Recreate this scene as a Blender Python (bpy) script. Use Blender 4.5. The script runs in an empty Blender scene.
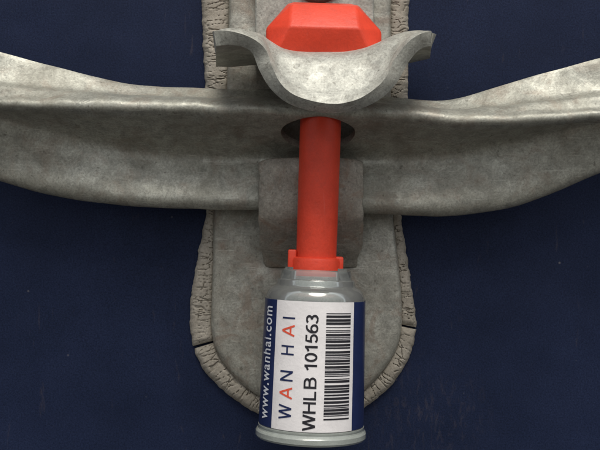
import bpy, bmesh, math, random
from mathutils import Vector, Matrix, noise
import numpy as np

# ------------------------------------------------------------------ camera, sky, sun, exposure
S = 0.00022                 # metres for one photo pixel at the reference depth
D = 1000.0                  # camera distance (in those units) from the reference depth
HREF = 50.0                 # reference depth: 11 mm in front of the door skin
scene = bpy.context.scene
C = scene.collection
R = math.radians

cam_d = bpy.data.cameras.new('camera')
cam = bpy.data.objects.new('camera', cam_d); C.objects.link(cam)
cam.location = (0, -(HREF + D) * S, 0)
cam.rotation_euler = (R(90), 0, 0)
cam_d.sensor_width = 36
cam_d.lens = 36 * D / 600.0
cam_d.clip_start = 0.005; cam_d.clip_end = 50
cam_d.dof.use_dof = False
scene.camera = cam
scene.render.resolution_x = 1024; scene.render.resolution_y = 768

SUN_EL, SUN_AZ = 61.0, 10.0      # azimuth: degrees to the right of straight out from the door
w = bpy.data.worlds.new('World'); scene.world = w; w.use_nodes = True
nt = w.node_tree
sky = nt.nodes.new('ShaderNodeTexSky'); sky.sky_type = 'NISHITA'; sky.sun_disc = False
sky.sun_elevation = R(SUN_EL); sky.sun_rotation = R(180 - SUN_AZ)
sky.air_density = 1.0; sky.dust_density = 4.0; sky.ozone_density = 1.0
bg = nt.nodes['Background']; bg.inputs['Strength'].default_value = 0.108
hs = nt.nodes.new('ShaderNodeHueSaturation'); hs.inputs['Saturation'].default_value = 0.25     # overcast: little blue left
nt.links.new(sky.outputs[0], hs.inputs['Color']); nt.links.new(hs.outputs[0], bg.inputs[0])
sun_d = bpy.data.lights.new('sun', 'SUN'); sun_d.energy = 1.5; sun_d.angle = R(32); sun_d.color = (1, 0.945, 0.85)
sun = bpy.data.objects.new('sun', sun_d); C.objects.link(sun)
sv = Vector((math.sin(R(SUN_AZ)) * math.cos(R(SUN_EL)), -math.cos(R(SUN_AZ)) * math.cos(R(SUN_EL)), math.sin(R(SUN_EL))))
sun.rotation_euler = sv.to_track_quat('Z', 'Y').to_euler()
sun.location = sv * 1.0
vs = scene.view_settings
vs.view_transform = 'Standard'; vs.look = 'None'; vs.gamma = 1; vs.exposure = 0.36; vs.use_curve_mapping = False
scene.render.engine = 'CYCLES'
random.seed(7)

# ------------------------------------------------------------------ helpers
def P(px, py, h):
    """photo pixel + height above the door skin (units) -> world point in metres"""
    k = (D + HREF - h) / D
    return Vector(((px - 300) * k * S, -h * S, (225 - py) * k * S))

def tag(o, label=None, cat=None, group=None, kind=None):
    if label: o['label'] = label
    if cat: o['category'] = cat
    if group: o['group'] = group
    if kind: o['kind'] = kind
    return o

def thing(name, loc, label, cat):
    o = bpy.data.objects.new(name, None); C.objects.link(o)
    o.location = loc; o.empty_display_size = 0.005
    return tag(o, label, cat)

def root_of(p):
    v = Vector((0, 0, 0))
    while p is not None:
        v += Vector(p.location); p = p.parent
    return v

def link(name, me, mats, parent=None, smooth=40):
    """me holds world coordinates; children keep an identity-offset location"""
    if smooth is not None:
        for p in me.polygons: p.use_smooth = True
        me.set_sharp_from_angle(angle=R(smooth))
    o = bpy.data.objects.new(name, me); C.objects.link(o)
    for m in (mats if isinstance(mats, (list, tuple)) else [mats]): me.materials.append(m)
    if parent is not None:
        o.parent = parent
        me.transform(Matrix.Translation(-root_of(parent)))
    return o

def mesh(verts, faces):
    me = bpy.data.meshes.new('m'); me.from_pydata([tuple(v) for v in verts], [], faces); me.update()
    bm = bmesh.new(); bm.from_mesh(me); bmesh.ops.recalc_face_normals(bm, faces=bm.faces); bm.to_mesh(me); bm.free()
    return me

def evaluated(me, mods):
    """run modifiers over a mesh, return the new mesh. mods: list of (type, dict)"""
    o = bpy.data.objects.new('t', me); C.objects.link(o)
    for t, kw in mods:
        m = o.modifiers.new('m', t)
        for k, v in kw.items(): setattr(m, k, v)
    dg = bpy.context.evaluated_depsgraph_get(); dg.update()
    r = bpy.data.meshes.new_from_object(o.evaluated_get(dg))
    bpy.data.objects.remove(o)
    return r

def catmull(pts, n):
    """pts: list of vectors/np rows -> n samples, uniform in arc-ish parameter (chord length)"""
    p = np.array(pts, float)
    d = np.r_[0, np.cumsum(np.linalg.norm(np.diff(p, axis=0), axis=1) ** 0.5)]
    t = np.linspace(0, d[-1], n)
    out = np.zeros((n, p.shape[1]))
    # finite-difference tangents (non-uniform)
    m = np.zeros_like(p)
    for i in range(len(p)):
        if i == 0: m[i] = (p[1] - p[0]) / (d[1] - d[0])
        elif i == len(p) - 1: m[i] = (p[-1] - p[-2]) / (d[-1] - d[-2])
        else:
            a = (p[i] - p[i-1]) / (d[i] - d[i-1]); b = (p[i+1] - p[i]) / (d[i+1] - d[i])
            wa = d[i+1] - d[i]; wb = d[i] - d[i-1]
            m[i] = (a * wa + b * wb) / (wa + wb)
    idx = np.clip(np.searchsorted(d, t, side='right') - 1, 0, len(p) - 2)
    h = (d[idx+1] - d[idx]); s = (t - d[idx]) / h
    h00 = 2*s**3 - 3*s**2 + 1; h10 = s**3 - 2*s**2 + s; h01 = -2*s**3 + 3*s**2; h11 = s**3 - s**2
    for k in range(p.shape[1]):
        out[:, k] = h00*p[idx, k] + h10*h*m[idx, k] + h01*p[idx+1, k] + h11*h*m[idx+1, k]
    return out

def interp_rows(xs, rows, xq):
    """smooth (monotone-ish cubic) interpolation of rows(x)"""
    xs = np.array(xs, float); rows = np.array(rows, float)
    m = np.zeros_like(rows)
    for i in range(len(xs)):
        if i == 0: m[i] = (rows[1] - rows[0]) / (xs[1] - xs[0])
        elif i == len(xs) - 1: m[i] = (rows[-1] - rows[-2]) / (xs[-1] - xs[-2])
        else: m[i] = (rows[i+1] - rows[i-1]) / (xs[i+1] - xs[i-1])
    i = int(np.clip(np.searchsorted(xs, xq, side='right') - 1, 0, len(xs) - 2))
    h = xs[i+1] - xs[i]; s = (xq - xs[i]) / h
    return (2*s**3 - 3*s**2 + 1)*rows[i] + (s**3 - 2*s**2 + s)*h*m[i] + (-2*s**3 + 3*s**2)*rows[i+1] + (s**3 - s**2)*h*m[i+1]

def shell(grid, thick, soften=0):
    """grid [nu][nv] of Vectors -> solid sheet of the given thickness, laid behind the grid (minus normal)"""
    nu, nv = len(grid), len(grid[0])
    nor = [[None]*nv for _ in range(nu)]
    for i in range(nu):
        for j in range(nv):
            a = grid[min(i+1, nu-1)][j] - grid[max(i-1, 0)][j]
            b = grid[i][min(j+1, nv-1)] - grid[i][max(j-1, 0)]
            n = a.cross(b); n.normalize(); nor[i][j] = n
    if soften:
        sm = [[sum((nor[i][k] for k in range(max(0, j-soften), min(nv, j+soften+1))), Vector()).normalized() for j in range(nv)] for i in range(nu)]
        nor = sm
    verts = [grid[i][j] for i in range(nu) for j in range(nv)]
    verts += [grid[i][j] - nor[i][j]*thick for i in range(nu) for j in range(nv)]
    N = nu*nv; f = []
    id = lambda i, j, k=0: k*N + i*nv + j
    for i in range(nu-1):
        for j in range(nv-1):
            f.append((id(i,j), id(i+1,j), id(i+1,j+1), id(i,j+1)))
            f.append((id(i,j,1), id(i,j+1,1), id(i+1,j+1,1), id(i+1,j,1)))
    for i in range(nu-1):
        f.append((id(i,0), id(i,0,1), id(i+1,0,1), id(i+1,0)))
        f.append((id(i,nv-1), id(i+1,nv-1), id(i+1,nv-1,1), id(i,nv-1,1)))
    for j in range(nv-1):
        f.append((id(0,j), id(0,j+1), id(0,j+1,1), id(0,j,1)))
        f.append((id(nu-1,j), id(nu-1,j,1), id(nu-1,j+1,1), id(nu-1,j+1)))
    return mesh(verts, f)

BF = None
def taper(s): return 1.03 - 0.055*s/154.0       # the jacket widens towards its foot
def lathe(profile, n=96, frame=None, th0=-math.pi, th1=math.pi):
    """profile: (r, s) rows in units, about the local axis; frame: matrix to world"""
    closed = abs((th1 - th0) - 2*math.pi) < 1e-6
    verts, faces = [], []
    m = n if closed else n + 1
    for (r, s) in profile:
        if frame is BF: r *= taper(s)
        for k in range(m):
            t = th0 + (th1 - th0)*k/n
            verts.append(frame @ Vector((r*math.sin(t)*S, -r*math.cos(t)*S, s*S)))
    for i in range(len(profile)-1):
        for k in range(n):
            a = i*m + k; b = i*m + (k+1) % m
            faces.append((a, b, b+m, a+m))
    return verts, faces

# ------------------------------------------------------------------ materials
def new_mat(name):
    m = bpy.data.materials.new(name); m.use_nodes = True
    n = m.node_tree; b = n.nodes['Principled BSDF']
    tc = n.nodes.new('ShaderNodeTexCoord'); mp = n.nodes.new('ShaderNodeMapping')
    mp.inputs['Scale'].default_value = (1/S,)*3
    n.links.new(tc.outputs['Object'], mp.inputs['Vector'])
    return m, n, b, mp.outputs[0]

def nz(n, vec, scale, detail=4, rough=0.6, dist=0.0):
    t = n.nodes.new('ShaderNodeTexNoise'); t.inputs['Scale'].default_value = scale
    t.inputs['Detail'].default_value = detail; t.inputs['Roughness'].default_value = rough
    t.inputs['Distortion'].default_value = dist
    n.links.new(vec, t.inputs['Vector']); return t.outputs['Fac']

def ramp(n, fac, stops, interp='LINEAR'):
    r = n.nodes.new('ShaderNodeValToRGB'); n.links.new(fac, r.inputs[0])
    e = r.color_ramp; e.interpolation = interp
    while len(e.elements) < len(stops): e.elements.new(0.5)
    for el, (p, c) in zip(e.elements, stops):
        el.position = p; el.color = (c, c, c, 1) if isinstance(c, (int, float)) else (*c, 1)
    return r.outputs[0]

def mix(n, fac, a, b, mode='MIX'):
    x = n.nodes.new('ShaderNodeMix'); x.data_type = 'RGBA'; x.blend_type = mode
    if isinstance(fac, (int, float)): x.inputs[0].default_value = fac
    else: n.links.new(fac, x.inputs[0])
    for sock, v in ((x.inputs[6], a), (x.inputs[7], b)):
        if isinstance(v, tuple): sock.default_value = (*v, 1)
        else: n.links.new(v, sock)
    return x.outputs[2]

def bump(n, b, hs, prev=None):
    """hs: list of (height socket, distance in units)"""
    for h, d in hs:
        x = n.nodes.new('ShaderNodeBump'); x.inputs['Strength'].default_value = 1; x.inputs['Distance'].default_value = d*S
        n.links.new(h, x.inputs['Height'])
        if prev is not None: n.links.new(prev, x.inputs['Normal'])
        prev = x.outputs[0]
    n.links.new(prev, b.inputs['Normal'])

def galv(name, tone=(0.33, 0.33, 0.28), dirt=(0.12, 0.11, 0.08), amount=0.5, metallic=0.3, rough=0.5, bmp=1.0, rust=0.3):
    m, n, b, v = new_mat(name)
    big = nz(n, v, 0.018, 6, 0.62, 0.6); mid = nz(n, v, 0.075, 6, 0.62, 0.8); fine = nz(n, v, 0.5, 3, 0.7)
    c = mix(n, ramp(n, mid, [(0.32, 0.0), (0.68, 1.0)]), tuple(x*0.74 for x in tone), tuple(x*1.18 for x in tone))
    c = mix(n, ramp(n, fine, [(0.3, 0.0), (0.7, 1.0)]), mix(n, 1.0, c, (0.70,)*3, 'MULTIPLY'), mix(n, 1.0, c, (1.22,)*3, 'MULTIPLY'))
    c = mix(n, ramp(n, big, [(0.5 - 0.12*amount, 0.0), (0.72, amount)]), c, dirt)
    # brown stains
    st = nz(n, v, 0.028, 6, 0.7, 1.2)
    c = mix(n, ramp(n, st, [(0.50, 0.0), (0.64, rust)]), c, (0.215, 0.135, 0.09))
    # bright rubbed scratches in two directions
    for k, (rot, sc) in enumerate((((0, 0.5, 0), (0.03, 0.3, 0.55)), ((0, -0.9, 0), (0.035, 0.3, 0.7)))):
        mp = n.nodes.new('ShaderNodeMapping'); mp.inputs['Rotation'].default_value = rot; mp.inputs['Scale'].default_value = sc
        mp.inputs['Location'].default_value = (7*k, 3, 11*k)
        n.links.new(v, mp.inputs['Vector'])
        c = mix(n, ramp(n, nz(n, mp.outputs[0], 1.0, 3, 0.5, 0.3), [(0.67, 0.0), (0.72, 0.45)]), c, tuple(min(1, x*1.5) for x in tone))
    pit = ramp(n, nz(n, v, 0.2, 3, 0.6), [(0.63, 0.0), (0.73, 0.6)])
    c = mix(n, pit, c, tuple(x*0.5 for x in dirt))
    n.links.new(c, b.inputs['Base Color'])
    b.inputs['Metallic'].default_value = metallic
    r = n.nodes.new('ShaderNodeMapRange'); n.links.new(big, r.inputs[0])
    r.inputs[1].default_value = 0.3; r.inputs[2].default_value = 0.7
    r.inputs[3].default_value = rough - 0.14; r.inputs[4].default_value = rough + 0.2
    n.links.new(r.outputs[0], b.inputs['Roughness'])
    bump(n, b, [(nz(n, v, 0.03, 2, 0.5), 4.5*bmp), (mid, 1.1*bmp), (fine, 0.3*bmp)])
    return m

def paint_door():
    m, n, b, v = new_mat('navy door paint')
    base = mix(n, ramp(n, nz(n, v, 0.012, 4, 0.6), [(0.3, 0.0), (0.7, 1.0)]), (0.0056, 0.0108, 0.0315), (0.0096, 0.0168, 0.046))
    grain = nz(n, v, 0.6, 2, 0.8)
    base = mix(n, ramp(n, grain, [(0.3, 0.0), (0.7, 1.0)]), mix(n, 1.0, base, (0.5, 0.52, 0.6), 'MULTIPLY'), mix(n, 1.0, base, (1.7, 1.55, 1.45), 'MULTIPLY'))
    # dust specks
    vo = n.nodes.new('ShaderNodeTexVoronoi'); vo.inputs['Scale'].default_value = 0.045; n.links.new(v, vo.inputs['Vector'])
    sp = ramp(n, vo.outputs['Distance'], [(0.03, 0.75), (0.075, 0.0)])
    sel = ramp(n, nz(n, v, 0.02, 2, 0.5), [(0.50, 0.0), (0.62, 1.0)])
    fac = n.nodes.new('ShaderNodeMath'); fac.operation = 'MULTIPLY'; n.links.new(sp, fac.inputs[0]); n.links.new(sel, fac.inputs[1])
    base = mix(n, fac.outputs[0], base, (0.13, 0.125, 0.14))
    # faint hazy scuffs
    mp2 = n.nodes.new('ShaderNodeMapping'); mp2.inputs['Rotation'].default_value = (0, 0.5, 0); mp2.inputs['Scale'].default_value = (0.10, 0.1, 0.018)
    n.links.new(v, mp2.inputs['Vector'])
    sc = nz(n, mp2.outputs[0], 1.0, 5, 0.7, 0.6)
    base = mix(n, ramp(n, sc, [(0.63, 0.0), (0.76, 0.30)]), base, (0.10, 0.08, 0.075))
    # dusty rubbed patch low on the right, where the lock has swung against the paint
    k = (D + HREF)/D
    ds = n.nodes.new('ShaderNodeVectorMath'); ds.operation = 'DISTANCE'; n.links.new(v, ds.inputs[0])
    ds.inputs[1].default_value = ((428-300)*k, 0, (225-415)*k)
    near = n.nodes.new('ShaderNodeMapRange'); n.links.new(ds.outputs['Value'], near.inputs[0])
    near.inputs[1].default_value = 75; near.inputs[2].default_value = 10; near.inputs[3].default_value = 0; near.inputs[4].default_value = 1
    mp3 = n.nodes.new('ShaderNodeMapping'); mp3.inputs['Rotation'].default_value = (0, -0.6, 0); mp3.inputs['Scale'].default_value = (0.17, 0.1, 0.05)
    n.links.new(v, mp3.inputs['Vector'])
    rub = ramp(n, nz(n, mp3.outputs[0], 1.0, 6, 0.75, 0.8), [(0.52, 0.0), (0.74, 0.36)])
    mm = n.nodes.new('ShaderNodeMath'); mm.operation = 'MULTIPLY'; n.links.new(rub, mm.inputs[0]); n.links.new(near.outputs[0], mm.inputs[1])
    base = mix(n, mm.outputs[0], base, (0.13, 0.105, 0.095))
    n.links.new(base, b.inputs['Base Color'])
    b.inputs['Roughness'].default_value = 0.62
    b.inputs['Specular IOR Level'].default_value = 0.15
    bump(n, b, [(nz(n, v, 0.008, 2, 0.5), 3.0), (grain, 0.12)])
    return m

def plastic(name, col, rough=0.42, var=0.12, coat=0.0, spec=0.45, bmp=0.5, scuff=0.0):
    m, n, b, v = new_mat(name)
    a = nz(n, v, 0.05, 4, 0.6); f = nz(n, v, 0.5, 3, 0.7)
    c = mix(n, ramp(n, a, [(0.3, 0.0), (0.7, 1.0)]), tuple(x*(1-var) for x in col), tuple(min(1, x*(1+var)) for x in col))
    c = mix(n, ramp(n, f, [(0.35, 0.0), (0.65, 1.0)]), mix(n, 1.0, c, (1-var*0.8,)*3, 'MULTIPLY'), c)
    if scuff:
        sm = nz(n, v, 0.045, 6, 0.75, 1.5)
        c = mix(n, ramp(n, sm, [(0.54, 0.0), (0.70, scuff)]), c, tuple(0.45*x + 0.02 for x in col))
        mp = n.nodes.new('ShaderNodeMapping'); mp.inputs['Rotation'].default_value = (0, 0.35, 0); mp.inputs['Scale'].default_value = (0.45, 0.3, 0.03)
        n.links.new(v, mp.inputs['Vector'])
        c = mix(n, ramp(n, nz(n, mp.outputs[0], 1.0, 4, 0.6, 0.4), [(0.66, 0.0), (0.72, scuff*0.7)]), c, tuple(min(1, x*0.8 + 0.12) for x in col))
    n.links.new(c, b.inputs['Base Color'])
    b.inputs['Roughness'].default_value = rough; b.inputs['Specular IOR Level'].default_value = spec
    b.inputs['Coat Weight'].default_value = coat; b.inputs['Coat Roughness'].default_value = 0.12
    bump(n, b, [(a, 1.2*bmp), (f, 0.35*bmp)])
    return m

def sealant():
    m, n, b, v = new_mat('cracked sealant')
    a = nz(n, v, 0.06, 5, 0.65); f = nz(n, v, 0.4, 4, 0.7)
    c = mix(n, ramp(n, a, [(0.3, 0.0), (0.7, 1.0)]), (0.30, 0.27, 0.22), (0.43, 0.395, 0.335))
    c = mix(n, ramp(n, f, [(0.3, 0.0), (0.7, 1.0)]), mix(n, 1.0, c, (0.7,)*3, 'MULTIPLY'), c)
    n.links.new(c, b.inputs['Base Color']); b.inputs['Roughness'].default_value = 0.9; b.inputs['Specular IOR Level'].default_value = 0.2
    bump(n, b, [(a, 1.0), (f, 0.5)])
    return m

def clear_plastic():
    m = bpy.data.materials.new('clear plastic'); m.use_nodes = True
    n = m.node_tree; n.nodes.remove(n.nodes['Principled BSDF'])
    out = n.nodes['Material Output']
    tr = n.nodes.new('ShaderNodeBsdfTransparent'); tr.inputs[0].default_value = (0.86, 0.90, 0.88, 1)
    gl = n.nodes.new('ShaderNodeBsdfGlossy'); gl.inputs['Roughness'].default_value = 0.06
    df = n.nodes.new('ShaderNodeBsdfDiffuse'); df.inputs[0].default_value = (0.78, 0.80, 0.77, 1)
    fr = n.nodes.new('ShaderNodeFresnel'); fr.inputs[0].default_value = 1.62
    m1 = n.nodes.new('ShaderNodeMixShader'); m1.inputs[0].default_value = 0.17
    m2 = n.nodes.new('ShaderNodeMixShader')
    n.links.new(tr.outputs[0], m1.inputs[1]); n.links.new(df.outputs[0], m1.inputs[2])
    n.links.new(fr.outputs[0], m2.inputs[0]); n.links.new(m1.outputs[0], m2.inputs[1]); n.links.new(gl.outputs[0], m2.inputs[2])
    n.links.new(m2.outputs[0], out.inputs[0])
    return m

M_door = paint_door()
M_plate = galv('galvanised bracket', (0.34, 0.335, 0.29), (0.20, 0.175, 0.135), 0.45, 0.35, 0.5, 0.6, 0.4)
M_lug = galv('galvanised tongue', (0.32, 0.30, 0.255), (0.17, 0.14, 0.105), 0.6, 0.25, 0.55, 0.8, 0.6)
M_handle = galv('galvanised handle', (0.365, 0.365, 0.315), (0.19, 0.175, 0.135), 0.5, 0.45, 0.5, 0.5, 0.25)
M_hasp = galv('galvanised hasp', (0.43, 0.432, 0.385), (0.22, 0.205, 0.165), 0.4, 0.35, 0.54, 0.55, 0.1)
M_rivet = galv('rusty rivet', (0.12, 0.10, 0.085), (0.05, 0.035, 0.025), 0.7, 0.2, 0.7, 1.0, 0.7)
M_seal = sealant()
M_red = plastic('red plastic coating', (0.72, 0.062, 0.028), 0.42, 0.10, 0.0, 0.35, 0.5, 0.25)
M_white = plastic('white label paper', (0.80, 0.775, 0.77), 0.4, 0.05, 0.35, 0.4, 0.4, 0.22)
M_blue = plastic('navy label print', (0.014, 0.024, 0.085), 0.4, 0.15, 0.25, 0.4, 0.25)
M_black = plastic('black print', (0.018, 0.017, 0.022), 0.45, 0.1, 0.0, 0.4, 0.2)
M_orange = plastic('red print', (0.75, 0.10, 0.05), 0.45, 0.08, 0.0, 0.4, 0.2)
M_wtext = plastic('white print', (0.70, 0.72, 0.76), 0.45, 0.05, 0.0, 0.4, 0.2)
M_steel = galv('zinc plated barrel', (0.55, 0.55, 0.52), (0.3, 0.29, 0.26), 0.3, 0.85, 0.30, 0.25, 0.0)
M_foot = plastic('cloudy clear foot', (0.30, 0.325, 0.30), 0.22, 0.12, 0.8, 0.5, 0.6)
M_clear = clear_plastic()

# ------------------------------------------------------------------ the setting: the painted door skin
def door():
    a, nx, nzz = 5000, 60, 50; zlo, zhi = -5400, 4200      # 2.2 m wide, from the ground up
    g = []
    for i in range(nx+1):
        row = []
        for j in range(nzz+1):
            x = -a + 2*a*i/nx; z = zlo + (zhi-zlo)*j/nzz
            row.append(Vector((x*S, -0.6*noise.noise(Vector((x/300, z/300, 0)))*S, z*S)))
        g.append(row)
    o = link('door_panel', shell(g, 18*S), M_door)
    tag(o, 'dark navy painted steel door skin behind the lock', kind='structure')
door()

def bounce_ground():  # out of frame; added so light bounces onto the handle's underside
    m, n, b, v = new_mat('worn yard concrete')
    n.links.new(mix(n, nz(n, v, 0.002, 6, 0.65), (0.08, 0.077, 0.072), (0.14, 0.135, 0.125)), b.inputs['Base Color'])
    b.inputs['Roughness'].default_value = 0.9
    z = -5401*S
    g = [[Vector((x, y, z)) for y in (-6, -4, -2, 0.3)] for x in (-5, -2.5, 0, 2.5, 5)]
    tag(link('ground', shell(g, 0.05), m), 'worn grey concrete yard in front of the door', kind='structure')
bounce_ground()

# ------------------------------------------------------------------ the bracket: pressed plate, cracked sealant bead, tongue
PAIRS = [((229,-40),(202,-40)), ((229,0),(202,0)), ((228,45),(203,45)), ((227,85),(205,85)), ((222,150),(206,150)), ((214,215),(206,212)),
 ((213,250),(199,250)), ((212,290),(192,290)), ((211,320),(190,320)), ((213,340),(193,345)), ((218,354),(200,364)), ((231,373),(215,383)),
 ((247,388),(235,400)), ((262,398),(255,412)), ((290,409),(287,425)), ((312,412),(312,428)), ((338,407),(341,423)), ((360,394),(368,405)),
 ((382,372),(393,383)), ((396,350),(408,360)), ((401,332),(415,336)), ((402,318),(416,320)), ((401,290),(412,290)), ((397,250),(406,250)),
 ((393,215),(401,213)), ((391,150),(405,150)), ((391,85),(408,85)), ((391,45),(408,45)), ((391,0),(409,0)), ((390,-40),(410,-40)),
 ((378,-110),(396,-122)), ((350,-150),(358,-172)), ((310,-164),(310,-188)), ((270,-150),(262,-172)), ((241,-110),(223,-122)), ((229,-40),(202,-40))]
flat = [(*a, *b) for a, b in PAIRS]
LOOP = catmull(flat, 1500)            # columns: inner x, inner y, outer x, outer y

bracket = thing('lock_bracket', P(308, 412, 0), 'rounded galvanised bracket plate with cracked sealant edge, fixed on the navy door', 'bracket')

def bracket_plate():
    inner = LOOP[:-1:5, :2]
    c = np.array([308.0, 150.0]); n = len(inner)
    rings = [(1.0, 2, 0.4), (1.0, 9, 0.4), (0.997, 13, 0), (0.985, 16, 0), (0.965, 17.5, 0), (0.93, 18.2, 0)]
    rings += [(s, 18.4, 0) for s in np.linspace(0.88, 0.04, 24)]
    verts, faces = [], []
    for s, h, _ in rings:
        for k in range(n):
            q = c + (inner[k] - c)*s
            dz = 1.1*noise.noise(Vector((q[0]/55, q[1]/55, 3.0))) if s < 0.99 else 0
            # shallow pressed well around the root of the tongue
            well = -3.2*math.exp(-((q[0]-312)/62)**4 - ((q[1]-232)/36)**4)
            verts.append(P(q[0], q[1], h + dz + well))
    for i in range(len(rings)-1):
        for k in range(n):
            a = i*n + k; b = i*n + (k+1) % n
            faces.append((a, b, b+n, a+n))
    verts.append(P(c[0], c[1], 18.4)); e = len(verts)-1
    for k in range(n): faces.append(((len(rings)-1)*n + k, (len(rings)-1)*n + (k+1) % n, e))
    faces.append(tuple(range(n)))
    link('plate', mesh(verts, faces), M_plate, bracket, 50)
bracket_plate()

def sealant_strip(i0, i1, seed):
    rows = LOOP[i0:i1]
    arc = np.r_[0, np.cumsum(np.linalg.norm(np.diff((rows[:, :2]+rows[:, 2:])/2, axis=0), axis=1))]
    L = arc[-1]; nu = int(L/0.75); nv = 28
    verts, faces = [], []
    for i in range(nu+1):
        a = L*i/nu
        q = np.array([np.interp(a, arc, rows[:, k]) for k in range(4)])
        jag = 1.3*noise.noise(Vector((a/7, seed, 5))) + 0.5*noise.noise(Vector((a/2.6, seed, 9)))
        endk = min(1.0, min(a, L-a)/5.0); endk = math.sqrt(max(endk, 0.02))
        for j in range(nv+1):
            t = j/nv                                  # 0 = plate side, 1 = door side
            tt = t*1.0
            w_ = np.linalg.norm(q[2:]-q[:2])
            over = -2.5 + (w_ + 2.5 + jag)*tt
            dirv = (q[2:]-q[:2])/w_
            p = q[:2] + dirv*over
            prof = max(0.0, 1 - abs(2*t-1)**3.2)
            h = 1.0 + 10.0*prof**0.6
            u_, v_ = a, over
            wv = Vector((u_/(6.2 + 3.2*noise.noise(Vector((seed, 0.3, 0.7)))) + 0.35*noise.noise(Vector((u_/9, v_/9, seed))), v_/24.0 + 0.4*noise.noise(Vector((u_/8, v_/8, seed+4))), seed))
            d, _p = noise.voronoi(wv)
            crack = max(0.0, 1 - (d[1]-d[0])/0.06)
            wv2 = Vector((u_/4.2, v_/5.5, seed+11)); d2, _p = noise.voronoi(wv2)
            crack2 = max(0.0, 1 - (d2[1]-d2[0])/0.12)
            lump = noise.noise(Vector((u_/16, v_/14, seed+2)))
            h = h*(0.55 + 0.45*endk) + prof*(1.0*lump - (2.2 + 1.8*noise.noise(Vector((u_/30, seed, 3))))*crack - 0.25*crack2)
            verts.append(P(p[0], p[1], max(h, 0.6)))
    m = nv+1
    for i in range(nu):
        for j in range(nv):
            a = i*m+j; faces.append((a, a+m, a+m+1, a+1))
    base = len(verts)
    # close against the door
    for i in (0, nu):
        for j in range(m):
            v = verts[i*m+j]; verts.append(Vector((v.x, -0.3*S, v.z)))
    for k, i in enumerate((0, nu)):
        for j in range(nv):
            faces.append((i*m+j, i*m+j+1, base+k*m+j+1, base+k*m+j))
    link('sealant_strip', mesh(verts, faces), M_seal, bracket, 60)

def nearest(px, py):
    mid = (LOOP[:, :2]+LOOP[:, 2:])/2
    return int(np.argmin(np.hypot(mid[:, 0]-px, mid[:, 1]-py)))
bl = nearest(203, 345); br = nearest(409, 327); bu = nearest(400, 12); bt = nearest(310, -176)
b0 = 0
sealant_strip(b0, bl-1, 1.3); sealant_strip(bl+2, br-1, 4.7); sealant_strip(br+2, bt-1, 8.1); sealant_strip(bt+1, 1499, 17.2)

def tongue():
    prof = [(157, 62), (164, 65), (185, 65), (206, 64.5), (217, 62), (227, 55), (238, 45), (250, 35), (259, 26), (268, 19)]
    cur = catmull(prof, 34)
    g = []
    for i in range(33):
        t = i/32
        row = []
        for (y, h) in cur:
            ins = 7*max(0, (y-222)/46)**2; x0 = 258 + ins; x1 = 364 - ins
            x = x0 + (x1-x0)*t + (2*t-1)*2.2*noise.noise(Vector((y/14, 3.0*round(t), 6)))
            yy = y + ((2.0*noise.noise(Vector((x/17, 0, 2))) + 5*abs(2*t-1)**7)*max(0, (190-y)/33) )
            row.append(P(x, yy, h + 1.2*noise.noise(Vector((x/28, y/28, 7))) + 3.5*(1 - (2*t-1)**2) - 3.0*abs(2*t-1)**8))
        g.append(row)
    me = shell(g, -10*S) if False else shell([r[::-1] for r in g], 10*S)
    me = evaluated(me, [('BEVEL', dict(width=3.2*S, segments=3, limit_method='ANGLE', angle_limit=R(50)))])
    link('retaining_tongue', me, M_lug, bracket, 45)
tongue()

# ------------------------------------------------------------------ the handle bar (pressed bar with bolt hole)
BOLT_H = 86.0
def bolt_axis():
    return P(322.5, 90, BOLT_H), P(315.5, 285, BOLT_H)
AX0, AX1 = bolt_axis()

def bolt_cutter(rx, ry, cx=323.0, dh=0):
    d = (AX1-AX0).normalized(); me_v = []; f = []; n = 64
    mid = P(cx, 133, BOLT_H + dh)
    up = -d; x = Vector((1, 0, 0)); x = (x - up*x.dot(up)).normalized(); y = up.cross(x)
    for k, s in enumerate((-60*S, 75*S)):
        for i in range(n):
            t = 2*math.pi*i/n
            me_v.append(mid + up*s + x*rx*S*math.cos(t) + y*ry*S*math.sin(t))
    for i in range(n): f.append((i, (i+1) % n, n+(i+1) % n, n+i))
    f.append(tuple(range(n))); f.append(tuple(range(n, 2*n)))
    o = bpy.data.objects.new('cutter', mesh(me_v, f)); C.objects.link(o); return o

def dent(x, y):      # two small dimples beside the bolt hole
    return sum(4.5*math.exp(-((x-a)**2 + (y-b)**2)/(2*5.0**2)) for a, b in ((244, 136), (396, 137)))

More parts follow.
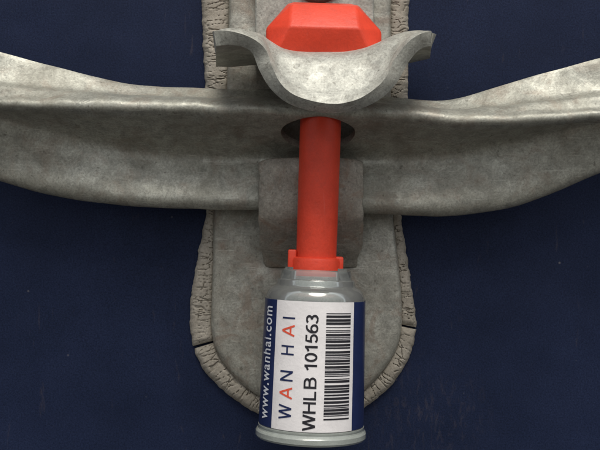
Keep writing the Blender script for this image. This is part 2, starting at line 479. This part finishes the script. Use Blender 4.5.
def handle():
    #       x     ytop ynose ygroove ybottom  htop hnose hgroove hlip
    T = [(-220, 10, 96, 108, 120, 72, 98, 92, 66),
         (-60, 34, 100, 113, 158, 72, 102, 84, 60),
         (0,   52, 101, 121, 181, 70, 105, 72, 57),
         (60,  68, 102, 136, 197, 62, 108, 58, 54),
         (130, 84, 103, 150, 206, 51, 111, 44, 54),
         (200, 88, 105, 156, 209, 44, 112, 40, 54),
         (327, 91, 108, 158, 212, 44, 112, 40, 54),
         (400, 98, 111, 158, 215, 44, 112, 40, 54),
         (447, 100, 116, 155, 216, 50, 111, 44, 54),
         (520, 80, 117, 142, 205, 62, 108, 58, 54),
         (600, 58, 112, 124, 173, 70, 105, 74, 57),
         (660, 42, 108, 114, 150, 72, 102, 86, 60),
         (820, 12, 98, 106, 110, 72, 98, 92, 66)]
    xs = [r[0] for r in T]; rows = [r[1:] for r in T]
    N = 360; g = []
    for i in range(N+1):
        x = -220 + 1040*i/N
        yt, yn, yg, yb, ht, hn, hg, hl = interp_rows(xs, rows, x)
        wob = lambda s: noise.noise(Vector((x/40, s, 1)))
        dn = yn - yt; dg = yg - yn; db = yb - yg
        prof = [(yt, ht), (yt+0.6*dn, ht+0.2*(hn-ht)+3), (yn-0.2*dn-4.5, ht+0.5*(hn-ht)+3), (yn-5, hn-10), (yn-0.5, hn-3), (yn+4+0.03*dg, hn-2.5), (yn+9+0.06*dg, hn-10),
                (yn+0.5*dg, hn+0.48*(hg-hn)), (yg-0.07*dg, hg+0.055*(hn-hg)), (yg+0.05*db, hg+0.4), (yg+0.45*db, hg+0.62*(hl-hg)),
                (yb-0.18*db, hl+1), (yb-4, hl-2), (yb, hl-8), (yb-0.5, hl-12)]
        cur = catmull(prof, 60)
        row = []
        for j, (y, h) in enumerate(cur):
            row.append(P(x, y + 1.8*wob(0)*(0.4 + 0.6*(yt+4 < y < yb-4)), h + 1.3*noise.noise(Vector((x/38, y/22, 4))) - dent(x, y)))
        g.append(row)
    me = shell([r[::-1] for r in g], 6*S, 6)
    cut = bolt_cutter(36, 29, 318.0, -8)
    me = evaluated(me, [('BOOLEAN', dict(operation='DIFFERENCE', object=cut, solver='EXACT')),
                        ('BEVEL', dict(width=1.2*S, segments=2, limit_method='ANGLE', angle_limit=R(55)))])
    bpy.data.objects.remove(cut)
    o = link('door_handle', me, M_handle, None, 50)
    tag(o, 'long galvanised steel handle bar running across the bracket with a bolt hole', 'door handle')
    return o
handle()

# ------------------------------------------------------------------ the hasp: flat body behind, curved saddle in front
hasp = thing('seal_hasp', P(318, 60, 20), 'galvanised swing hasp with curved saddle under the red bolt head', 'hasp')
def hasp_saddle():
    F = [(216,46),(229,42.5),(243,43),(252,48),(259,64),(270,82),(287,97),(310,105),(330,107),(354,104.5),(378,95),(396,79),(408,59),(417,49),(424,46),(431,46)]
    Mc = [(216,50),(230,47),(245,46),(254,47),(262,52),(275,59),(290,63),(308,65),(327,65),(347,64),(367,60),(385,53),(401,46),(415,44),(423,45),(431,48)]
    Rc = [(216,67),(232,67),(245,66),(254,65),(262,66),(275,68),(290,70),(308,71),(327,71),(347,70),(367,68),(380,67),(392,66),(405,64),(418,61),(430,58)]
    n = 90
    f = catmull(F, n); m_ = catmull(Mc, n); r_ = catmull(Rc, n)
    g = []
    for i in range(n):
        a = P(*r_[i], 32); b = P(*m_[i], 142); c = P(*f[i], 166)
        pts = [a, a.lerp(b, 0.5), a.lerp(b, 0.85) , b.lerp(c, 0.12), b.lerp(c, 0.45) + Vector((0, 0, -1.0*S)), b.lerp(c, 0.85) + Vector((0, 0, -1.5*S)), c, P(f[i][0], f[i][1] + 6*(1 - abs(2*i/(n-1)-1)**3), 170)]
        cur = catmull([tuple(p) for p in pts], 30)
        row = []
        for p in cur:
            nn = noise.noise(Vector(p)/(26*S))
            row.append(Vector(p) + Vector((0, -0.9*S*nn, 0.7*S*nn)))
        g.append(row)
    me = shell([r[::-1] for r in g], -13*S)
    z = lambda me: me
    cut = bolt_cutter(24, 24)
    me = evaluated(me, [('BOOLEAN', dict(operation='DIFFERENCE', object=cut, solver='EXACT')),
                        ('BEVEL', dict(width=3.6*S, segments=3, limit_method='ANGLE', angle_limit=R(50)))])
    bpy.data.objects.remove(cut)
    link('saddle', me, M_hasp, hasp, 45)
hasp_saddle()

def hasp_body():
    out = [(255,66),(255,-80),(262,-105),(285,-122),(318,-128),(350,-122),(368,-105),(374,-80),(374,66)]
    verts = []; n = len(out)
    for h in (19.5, 31):
        for (x, y) in out: verts.append(P(x, y, h))
    f = [(i, (i+1) % n, n+(i+1) % n, n+i) for i in range(n)] + [tuple(range(n)), tuple(range(n, 2*n))]
    me = evaluated(mesh(verts, f), [('BEVEL', dict(width=3.0*S, segments=3, limit_method='ANGLE', angle_limit=R(40)))])
    link('body_plate', me, M_hasp, hasp, 45)
    # pivot rivet, mostly above the picture
    fr = Matrix.Translation(P(318, -25, 31)) @ Matrix.Rotation(R(90), 4, 'X')
    v, fc = lathe([(29, -1), (29, 3), (27, 5), (22, 6.5), (12, 7.5), (0.01, 8)], 48, fr)
    link('pivot_rivet', mesh(v, fc), M_rivet, hasp, 45)
hasp_body()

# ------------------------------------------------------------------ the bolt seal
seal = thing('bolt_seal', P(311, 441, BOLT_H), 'red coated bolt seal locked into a labelled barrel, hanging through the handle', 'bolt seal')
BT, BB = P(315.8, 283, BOLT_H), P(310.6, 437, BOLT_H + 3)
zax = (BT-BB).normalized(); xax = Vector((1, 0, 0)); xax = (xax - zax*xax.dot(zax)).normalized(); yax = zax.cross(xax)
BF = Matrix(((xax.x, yax.x, zax.x, BB.x), (xax.y, yax.y, zax.y, BB.y), (xax.z, yax.z, zax.z, BB.z), (0, 0, 0, 1)))
BL = (BT-BB).length/S            # barrel length in units (about 150)
KB = D/(D + HREF - BOLT_H)       # image units per barrel unit, roughly
RB = 49.2

def bolt_head():
    o = P(323, 50, BOLT_H)
    def q(dx, dy, y):                       # dy: depth from the bolt axis towards the viewer
        p = P(323, y, BOLT_H + dy)
        return Vector((o.x + dx*S, p.y, p.z - 0.028*dx*S))
    pts = []
    for sgn in (1, -1):
        for sx in (1, -1):
            pts += [q(sx*46, sgn*45, 58 if sgn > 0 else 64), q(sx*54, sgn*32, 60), q(sx*54, sgn*30, 30)]
            pts += [q(sx*32, sgn*54, 27 if sgn > 0 else 24), q(sx*30, sgn*34, 5 if sgn > 0 else 3)]
            pts += [q(sx*33, sgn*12, 4)]
    bm = bmesh.new()
    for p in pts: bm.verts.new(p)
    bmesh.ops.convex_hull(bm, input=bm.verts)
    bmesh.ops.dissolve_limit(bm, angle_limit=R(8), verts=bm.verts, edges=bm.edges)
    me = bpy.data.meshes.new('m'); bm.to_mesh(me); bm.free()
    me = evaluated(me, [('BEVEL', dict(width=2.2*S, segments=3, limit_method='ANGLE', angle_limit=R(12)))])
    link('bolt_head', me, M_red, seal, 30)
bolt_head()

sh_a, sh_b = P(323.0, 48, BOLT_H), P(315.8, 272, BOLT_H)
zs = (sh_a-sh_b).normalized(); xs_ = Vector((1, 0, 0)); xs_ = (xs_ - zs*xs_.dot(zs)).normalized(); ys_ = zs.cross(xs_)
SF = Matrix(((xs_.x, ys_.x, zs.x, sh_b.x), (xs_.y, ys_.y, zs.y, sh_b.y), (xs_.z, ys_.z, zs.z, sh_b.z), (0, 0, 0, 1)))
SL = (sh_a-sh_b).length/S
v, f = lathe([(0.01, -8), (19.0, -8), (19.3, 12), (19.6, 60), (19.9, SL-20), (20, SL-1), (0.01, SL)], 64, SF)
link('bolt_shaft', mesh(v, f), M_red, seal, 40)

def collar():
    # skirt with two side lugs where the coating enters the barrel
    v, f = lathe([(0.01, -4), (24.2, -4), (24.2, 11), (23.4, 13.5), (20.4, 14.5), (0.01, 15)], 64, SF)
    link('collar', mesh(v, f), M_red, seal, 35)
    for sx, w0, w1, z0, z1 in ((-1, 19, 27.3, -2, 21), (1, 18, 26.0, -1, 15.5)):
        vv = []; o = []
        for z in (z0, z1):
            for (x, y) in ((w0, -9), (w1, -9), (w1, 9), (w0, 9)):
                vv.append(SF @ Vector((sx*x*S, y*S, z*S)))
        fc = [(0,1,2,3), (4,5,6,7), (0,1,5,4), (1,2,6,5), (2,3,7,6), (3,0,4,7)]
        me = evaluated(mesh(vv, fc), [('BEVEL', dict(width=1.6*S, segments=3))])
        link('collar_lug', me, M_red, seal, 35)
collar()

def barrel():
    # steel barrel under the clear jacket
    v, f = lathe([(0.01, 2), (47, 2), (47.6, 6), (47.6, BL-16), (44, BL-12), (36, BL-9), (29, BL-7), (27, BL-4), (27, BL+5), (25, BL+7), (14, BL+7), (0.01, BL+6)], 96, BF)
    link('steel_barrel', mesh(v, f), M_steel, seal, 35)
    # clear plastic jacket: shoulder, wall above and below the label, foot flange
    prof = [(49.0, 12), (48.9, BL-18), (48.4, BL-13), (46.6, BL-8.5), (43.5, BL-5), (39.5, BL-3.2), (38.6, BL-1.5), (38.2, BL+2.5), (37.4, BL+3.6), (35.2, BL+4.0), (34.4, BL+12), (32.2, BL+13), (31.0, BL+12)]
    inner = [(r-1.6, s) for r, s in prof[::-1]]
    v, f = lathe(prof + inner + [prof[0]], 96, BF)
    jk = link('clear_jacket', mesh(v, f), M_clear, seal, 50)
    # castellations of the jacket neck
    for ang in (-58, 52, 180):
        a = R(ang); rad = 33.2; vv = []
        for z in (BL+3, BL+15):
            taper = 1.0 if z < BL+8 else 0.86
            for (da, rr) in ((-0.22, 31.0), (0.22, 31.0), (0.22, 36.5*taper), (-0.22, 36.5*taper)):
                t = a + da
                vv.append(BF @ Vector((rr*math.sin(t)*S, -rr*math.cos(t)*S, z*S)))
        fc = [(0,1,2,3), (4,5,6,7), (0,1,5,4), (1,2,6,5), (2,3,7,6), (3,0,4,7)]
        me = evaluated(mesh(vv, fc), [('BEVEL', dict(width=0.9*S, segments=2))])
        link('neck_claw', me, M_clear, jk, 40)
    v, f = lathe([(0.01, -0.5), (46, -0.5), (50.4, 0.6), (51.6, 2.4), (51.6, 6.6), (50.6, 8.2), (49.6, 8.8), (49.2, 10.0), (49.6, 11.2), (49.5, 12.6), (48.2, 13.0), (0.01, 13.0)], 96, BF)
    link('foot_flange', mesh(v, f), M_foot, seal, 30)
barrel()

# label: printed wrap round the barrel; angles from photo offsets off the barrel's centre line
def ang(off): return math.asin(max(-0.999, min(0.999, off/(RB*KB*1.005))))
LZ0, LZ1 = 13.6, BL-15.5
def label():
    cuts = [(-R(150), ang(-38.0), 1), (ang(-38.0), ang(37.8), 0), (ang(37.8), R(150), 1)]
    verts, faces, mats = [], [], []
    for t0, t1, mi in cuts:
        n = max(8, int((t1-t0)/R(2.5)))
        v, f = lathe([(RB, LZ0), (RB+0.06, LZ0+0.8), (RB+0.1, (LZ0+LZ1)/2), (RB, LZ1)], n, BF, t0, t1)
        o = len(verts); verts += v; faces += [tuple(a+o for a in q) for q in f]; mats += [mi]*len(f)
    me = bpy.data.meshes.new('m'); me.from_pydata([tuple(v) for v in verts], [], faces); me.update()
    for p, mi in zip(me.polygons, mats): p.material_index = mi
    bm = bmesh.new(); bm.from_mesh(me); bmesh.ops.remove_doubles(bm, verts=bm.verts, dist=0.01*S)
    bmesh.ops.recalc_face_normals(bm, faces=bm.faces); bm.to_mesh(me); bm.free()
    o = link('label', me, [M_white, M_blue], seal, 60)
    o['label'] = 'white and navy printed label wrapped round the barrel'
    return o
LABEL = label()

def on_barrel(arc_t, s, lift=0.35):
    r = (RB + lift)*taper(s)
    return BF @ Vector((r*math.sin(arc_t)*S, -r*math.cos(arc_t)*S, s*S))

def text_mesh(txt, bold, spacing=1.0):
    cu = bpy.data.curves.new('t', 'FONT'); cu.body = txt; cu.size = 1; cu.offset = bold; cu.resolution_u = 4; cu.space_character = spacing
    o = bpy.data.objects.new('t', cu); C.objects.link(o)
    dg = bpy.context.evaluated_depsgraph_get(); dg.update()
    me = bpy.data.meshes.new_from_object(o.evaluated_get(dg)); bpy.data.objects.remove(o)
    bm = bmesh.new(); bm.from_mesh(me); bmesh.ops.triangulate(bm, faces=bm.faces)
    bmesh.ops.subdivide_edges(bm, edges=[e for e in bm.edges if e.calc_length() > 0.18], cuts=2, use_grid_fill=False)
    bmesh.ops.triangulate(bm, faces=bm.faces)
    bm.to_mesh(me); bm.free()
    return me

def s_of(py):                 # photo row on the barrel front -> position along the barrel axis
    pt, pb = 283.0, 437.0
    return (pb - py)/(pb - pt)*BL

def lettering(name, txt, y0, y1, x0, x1, mat, bold=0.02, spacing=1.0, ref=None):
    """runs up the barrel from row y0 to row y1; letter tops towards x0, feet at x1 (offsets from the centre line)"""
    me = text_mesh(txt, bold, spacing)
    co = np.array([v.co[:] for v in me.vertices])
    a0, a1 = co[:, 0].min(), co[:, 0].max()
    b0, b1 = (co[:, 1].min(), co[:, 1].max()) if ref is None else ref
    t_top, t_foot = ang(x0), ang(x1)
    for v in me.vertices:
        s = s_of(y0) + (v.co.x-a0)/(a1-a0)*(s_of(y1)-s_of(y0))
        k = (v.co.y-b0)/(b1-b0)
        v.co = on_barrel(t_foot + (t_top-t_foot)*k, s)
    return link(name, me, mat, LABEL, None)


# drawn letters: strokes in a 1-unit-high cell, each ribbon bent onto the barrel
def arc(cx, cy, rx, ry, a0, a1, n=14):
    return [(cx + rx*math.cos(R(a0 + (a1-a0)*k/n)), cy + ry*math.sin(R(a0 + (a1-a0)*k/n))) for k in range(n+1)]
GLYPH = {
 'W': (1.16, [[(0.07, 1), (0.31, 0)], [(0.31, 0), (0.56, 1)], [(0.56, 1), (0.81, 0)], [(0.81, 0), (1.05, 1)]]),
 'A': (0.86, [[(0.06, 0), (0.43, 1)], [(0.43, 1), (0.80, 0)], [(0.19, 0.31), (0.67, 0.31)]]),
 'N': (0.82, [[(0.1, 0), (0.1, 1)], [(0.1, 1), (0.72, 0)], [(0.72, 0), (0.72, 1)]]),
 'H': (0.90, [[(0.1, 0), (0.1, 1)], [(0.72, 0), (0.72, 1)], [(0.1, 0.52), (0.72, 0.52)]]),
 'I': (0.24, [[(0.12, 0), (0.12, 1)]]),
 'L': (0.78, [[(0.1, 1), (0.1, 0)], [(0.1, 0.075), (0.62, 0.075)]]),
 'B': (0.90, [[(0.1, 0), (0.1, 1)], [(0.1, 0.93), (0.42, 0.93)] + arc(0.42, 0.735, 0.25, 0.195, 90, -90) + [(0.1, 0.54)],
              [(0.1, 0.54), (0.45, 0.54)] + arc(0.45, 0.305, 0.27, 0.235, 90, -90) + [(0.1, 0.07)]]),
 '1': (0.62, [[(0.38, 0), (0.38, 1)], [(0.38, 0.94), (0.26, 0.80), (0.09, 0.71)]]),
 '0': (0.66, [arc(0.33, 0.5, 0.235, 0.43, 0, 360, 32)]),
 '5': (0.66, [[(0.57, 0.93), (0.19, 0.93), (0.11, 0.47)] + arc(0.31, 0.32, 0.25, 0.25, 125, -150, 22)]),
 '6': (0.66, [arc(0.34, 0.31, 0.235, 0.25, 0, 360, 28), arc(0.50, 0.40, 0.40, 0.54, 80, 190, 16)]),
 '3': (0.66, [arc(0.31, 0.735, 0.22, 0.20, 155, -90, 18), arc(0.31, 0.295, 0.25, 0.24, 90, -155, 18)]),
 ' ': (0.30, []),
}
def drawn(name, txt, y0, y1, x0, x1, mat, weight):
    total = sum(GLYPH[c][0] for c in txt); cur = 0.0; verts, faces = [], []; lift = 0.30
    t_top, t_foot = ang(x0), ang(x1)
    for c in txt:
        wd, strokes = GLYPH[c]
        for st in strokes:
            lift = 0.30 + ((lift - 0.30) + 0.035) % 0.21
            # resample long straight runs so that the ribbon follows the barrel
            pts = []
            for a, b in zip(st[:-1], st[1:]):
                n = max(1, int(math.hypot(b[0]-a[0], b[1]-a[1])/0.15))
                pts += [(a[0]+(b[0]-a[0])*k/n, a[1]+(b[1]-a[1])*k/n) for k in range(n)]
            pts.append(st[-1])
            o = len(verts); m = len(pts)
            ring = math.hypot(pts[0][0]-pts[-1][0], pts[0][1]-pts[-1][1]) < 1e-6
            for k in range(m):
                a = pts[k-1] if k > 0 else (pts[-2] if ring else pts[0]); b = pts[k+1] if k < m-1 else (pts[1] if ring else pts[-1])
                dx, dy = b[0]-a[0], b[1]-a[1]; l = math.hypot(dx, dy) or 1
                nx_, ny_ = -dy/l*weight/2, dx/l*weight/2
                for sg in (1, -1):
                    gx = (cur + pts[k][0] + sg*nx_)/total; gy = min(1.0, max(0.0, pts[k][1] + sg*ny_))
                    verts.append(on_barrel(t_foot + (t_top-t_foot)*gy, s_of(y0) + gx*(s_of(y1)-s_of(y0)), lift))
            for k in range(m-1): faces.append((o+2*k, o+2*k+2, o+2*k+3, o+2*k+1))
        cur += wd
    return link(name, mesh(verts, faces), mat, LABEL, None)

lettering('web_address', 'www.wanhai.com', 416, 306, -49.0, -42.0, M_wtext, 0.010, 1.12)
for ch, y0, y1, mt in (('W', 412.5, 397.5, M_blue), ('A', 393, 381.5, M_orange), ('N', 376.5, 365.5, M_blue), ('H', 351.5, 340.5, M_blue), ('A', 333.5, 322, M_orange), ('I', 317.2, 314.2, M_blue)):
    drawn('company_letter', ch, y0, y1, -31.5, -19.5, mt, 0.135)
drawn('serial_number', 'WHLB 101563', 421.5, 311, -9.0, 3.0, M_black, 0.155)

def barcode():
    rnd = random.Random(21)
    pos = 309.5; end = 412.0; verts, faces = [], []
    t0, t1 = ang(10.5), ang(34.5); n = 6
    while pos < end:
        bw = rnd.choice((0.8, 0.8, 1.5, 2.3)); gap = rnd.choice((0.75, 0.75, 1.3, 1.3, 2.1))
        a, b = s_of(min(pos+bw, end)), s_of(pos)
        o = len(verts)
        for k in range(n+1):
            t = t0 + (t1-t0)*k/n
            verts += [on_barrel(t, a), on_barrel(t, b)]
        for k in range(n): faces.append((o+2*k, o+2*k+2, o+2*k+3, o+2*k+1))
        pos += bw + gap
    link('barcode', mesh(verts, faces), M_black, LABEL, None)
barcode()
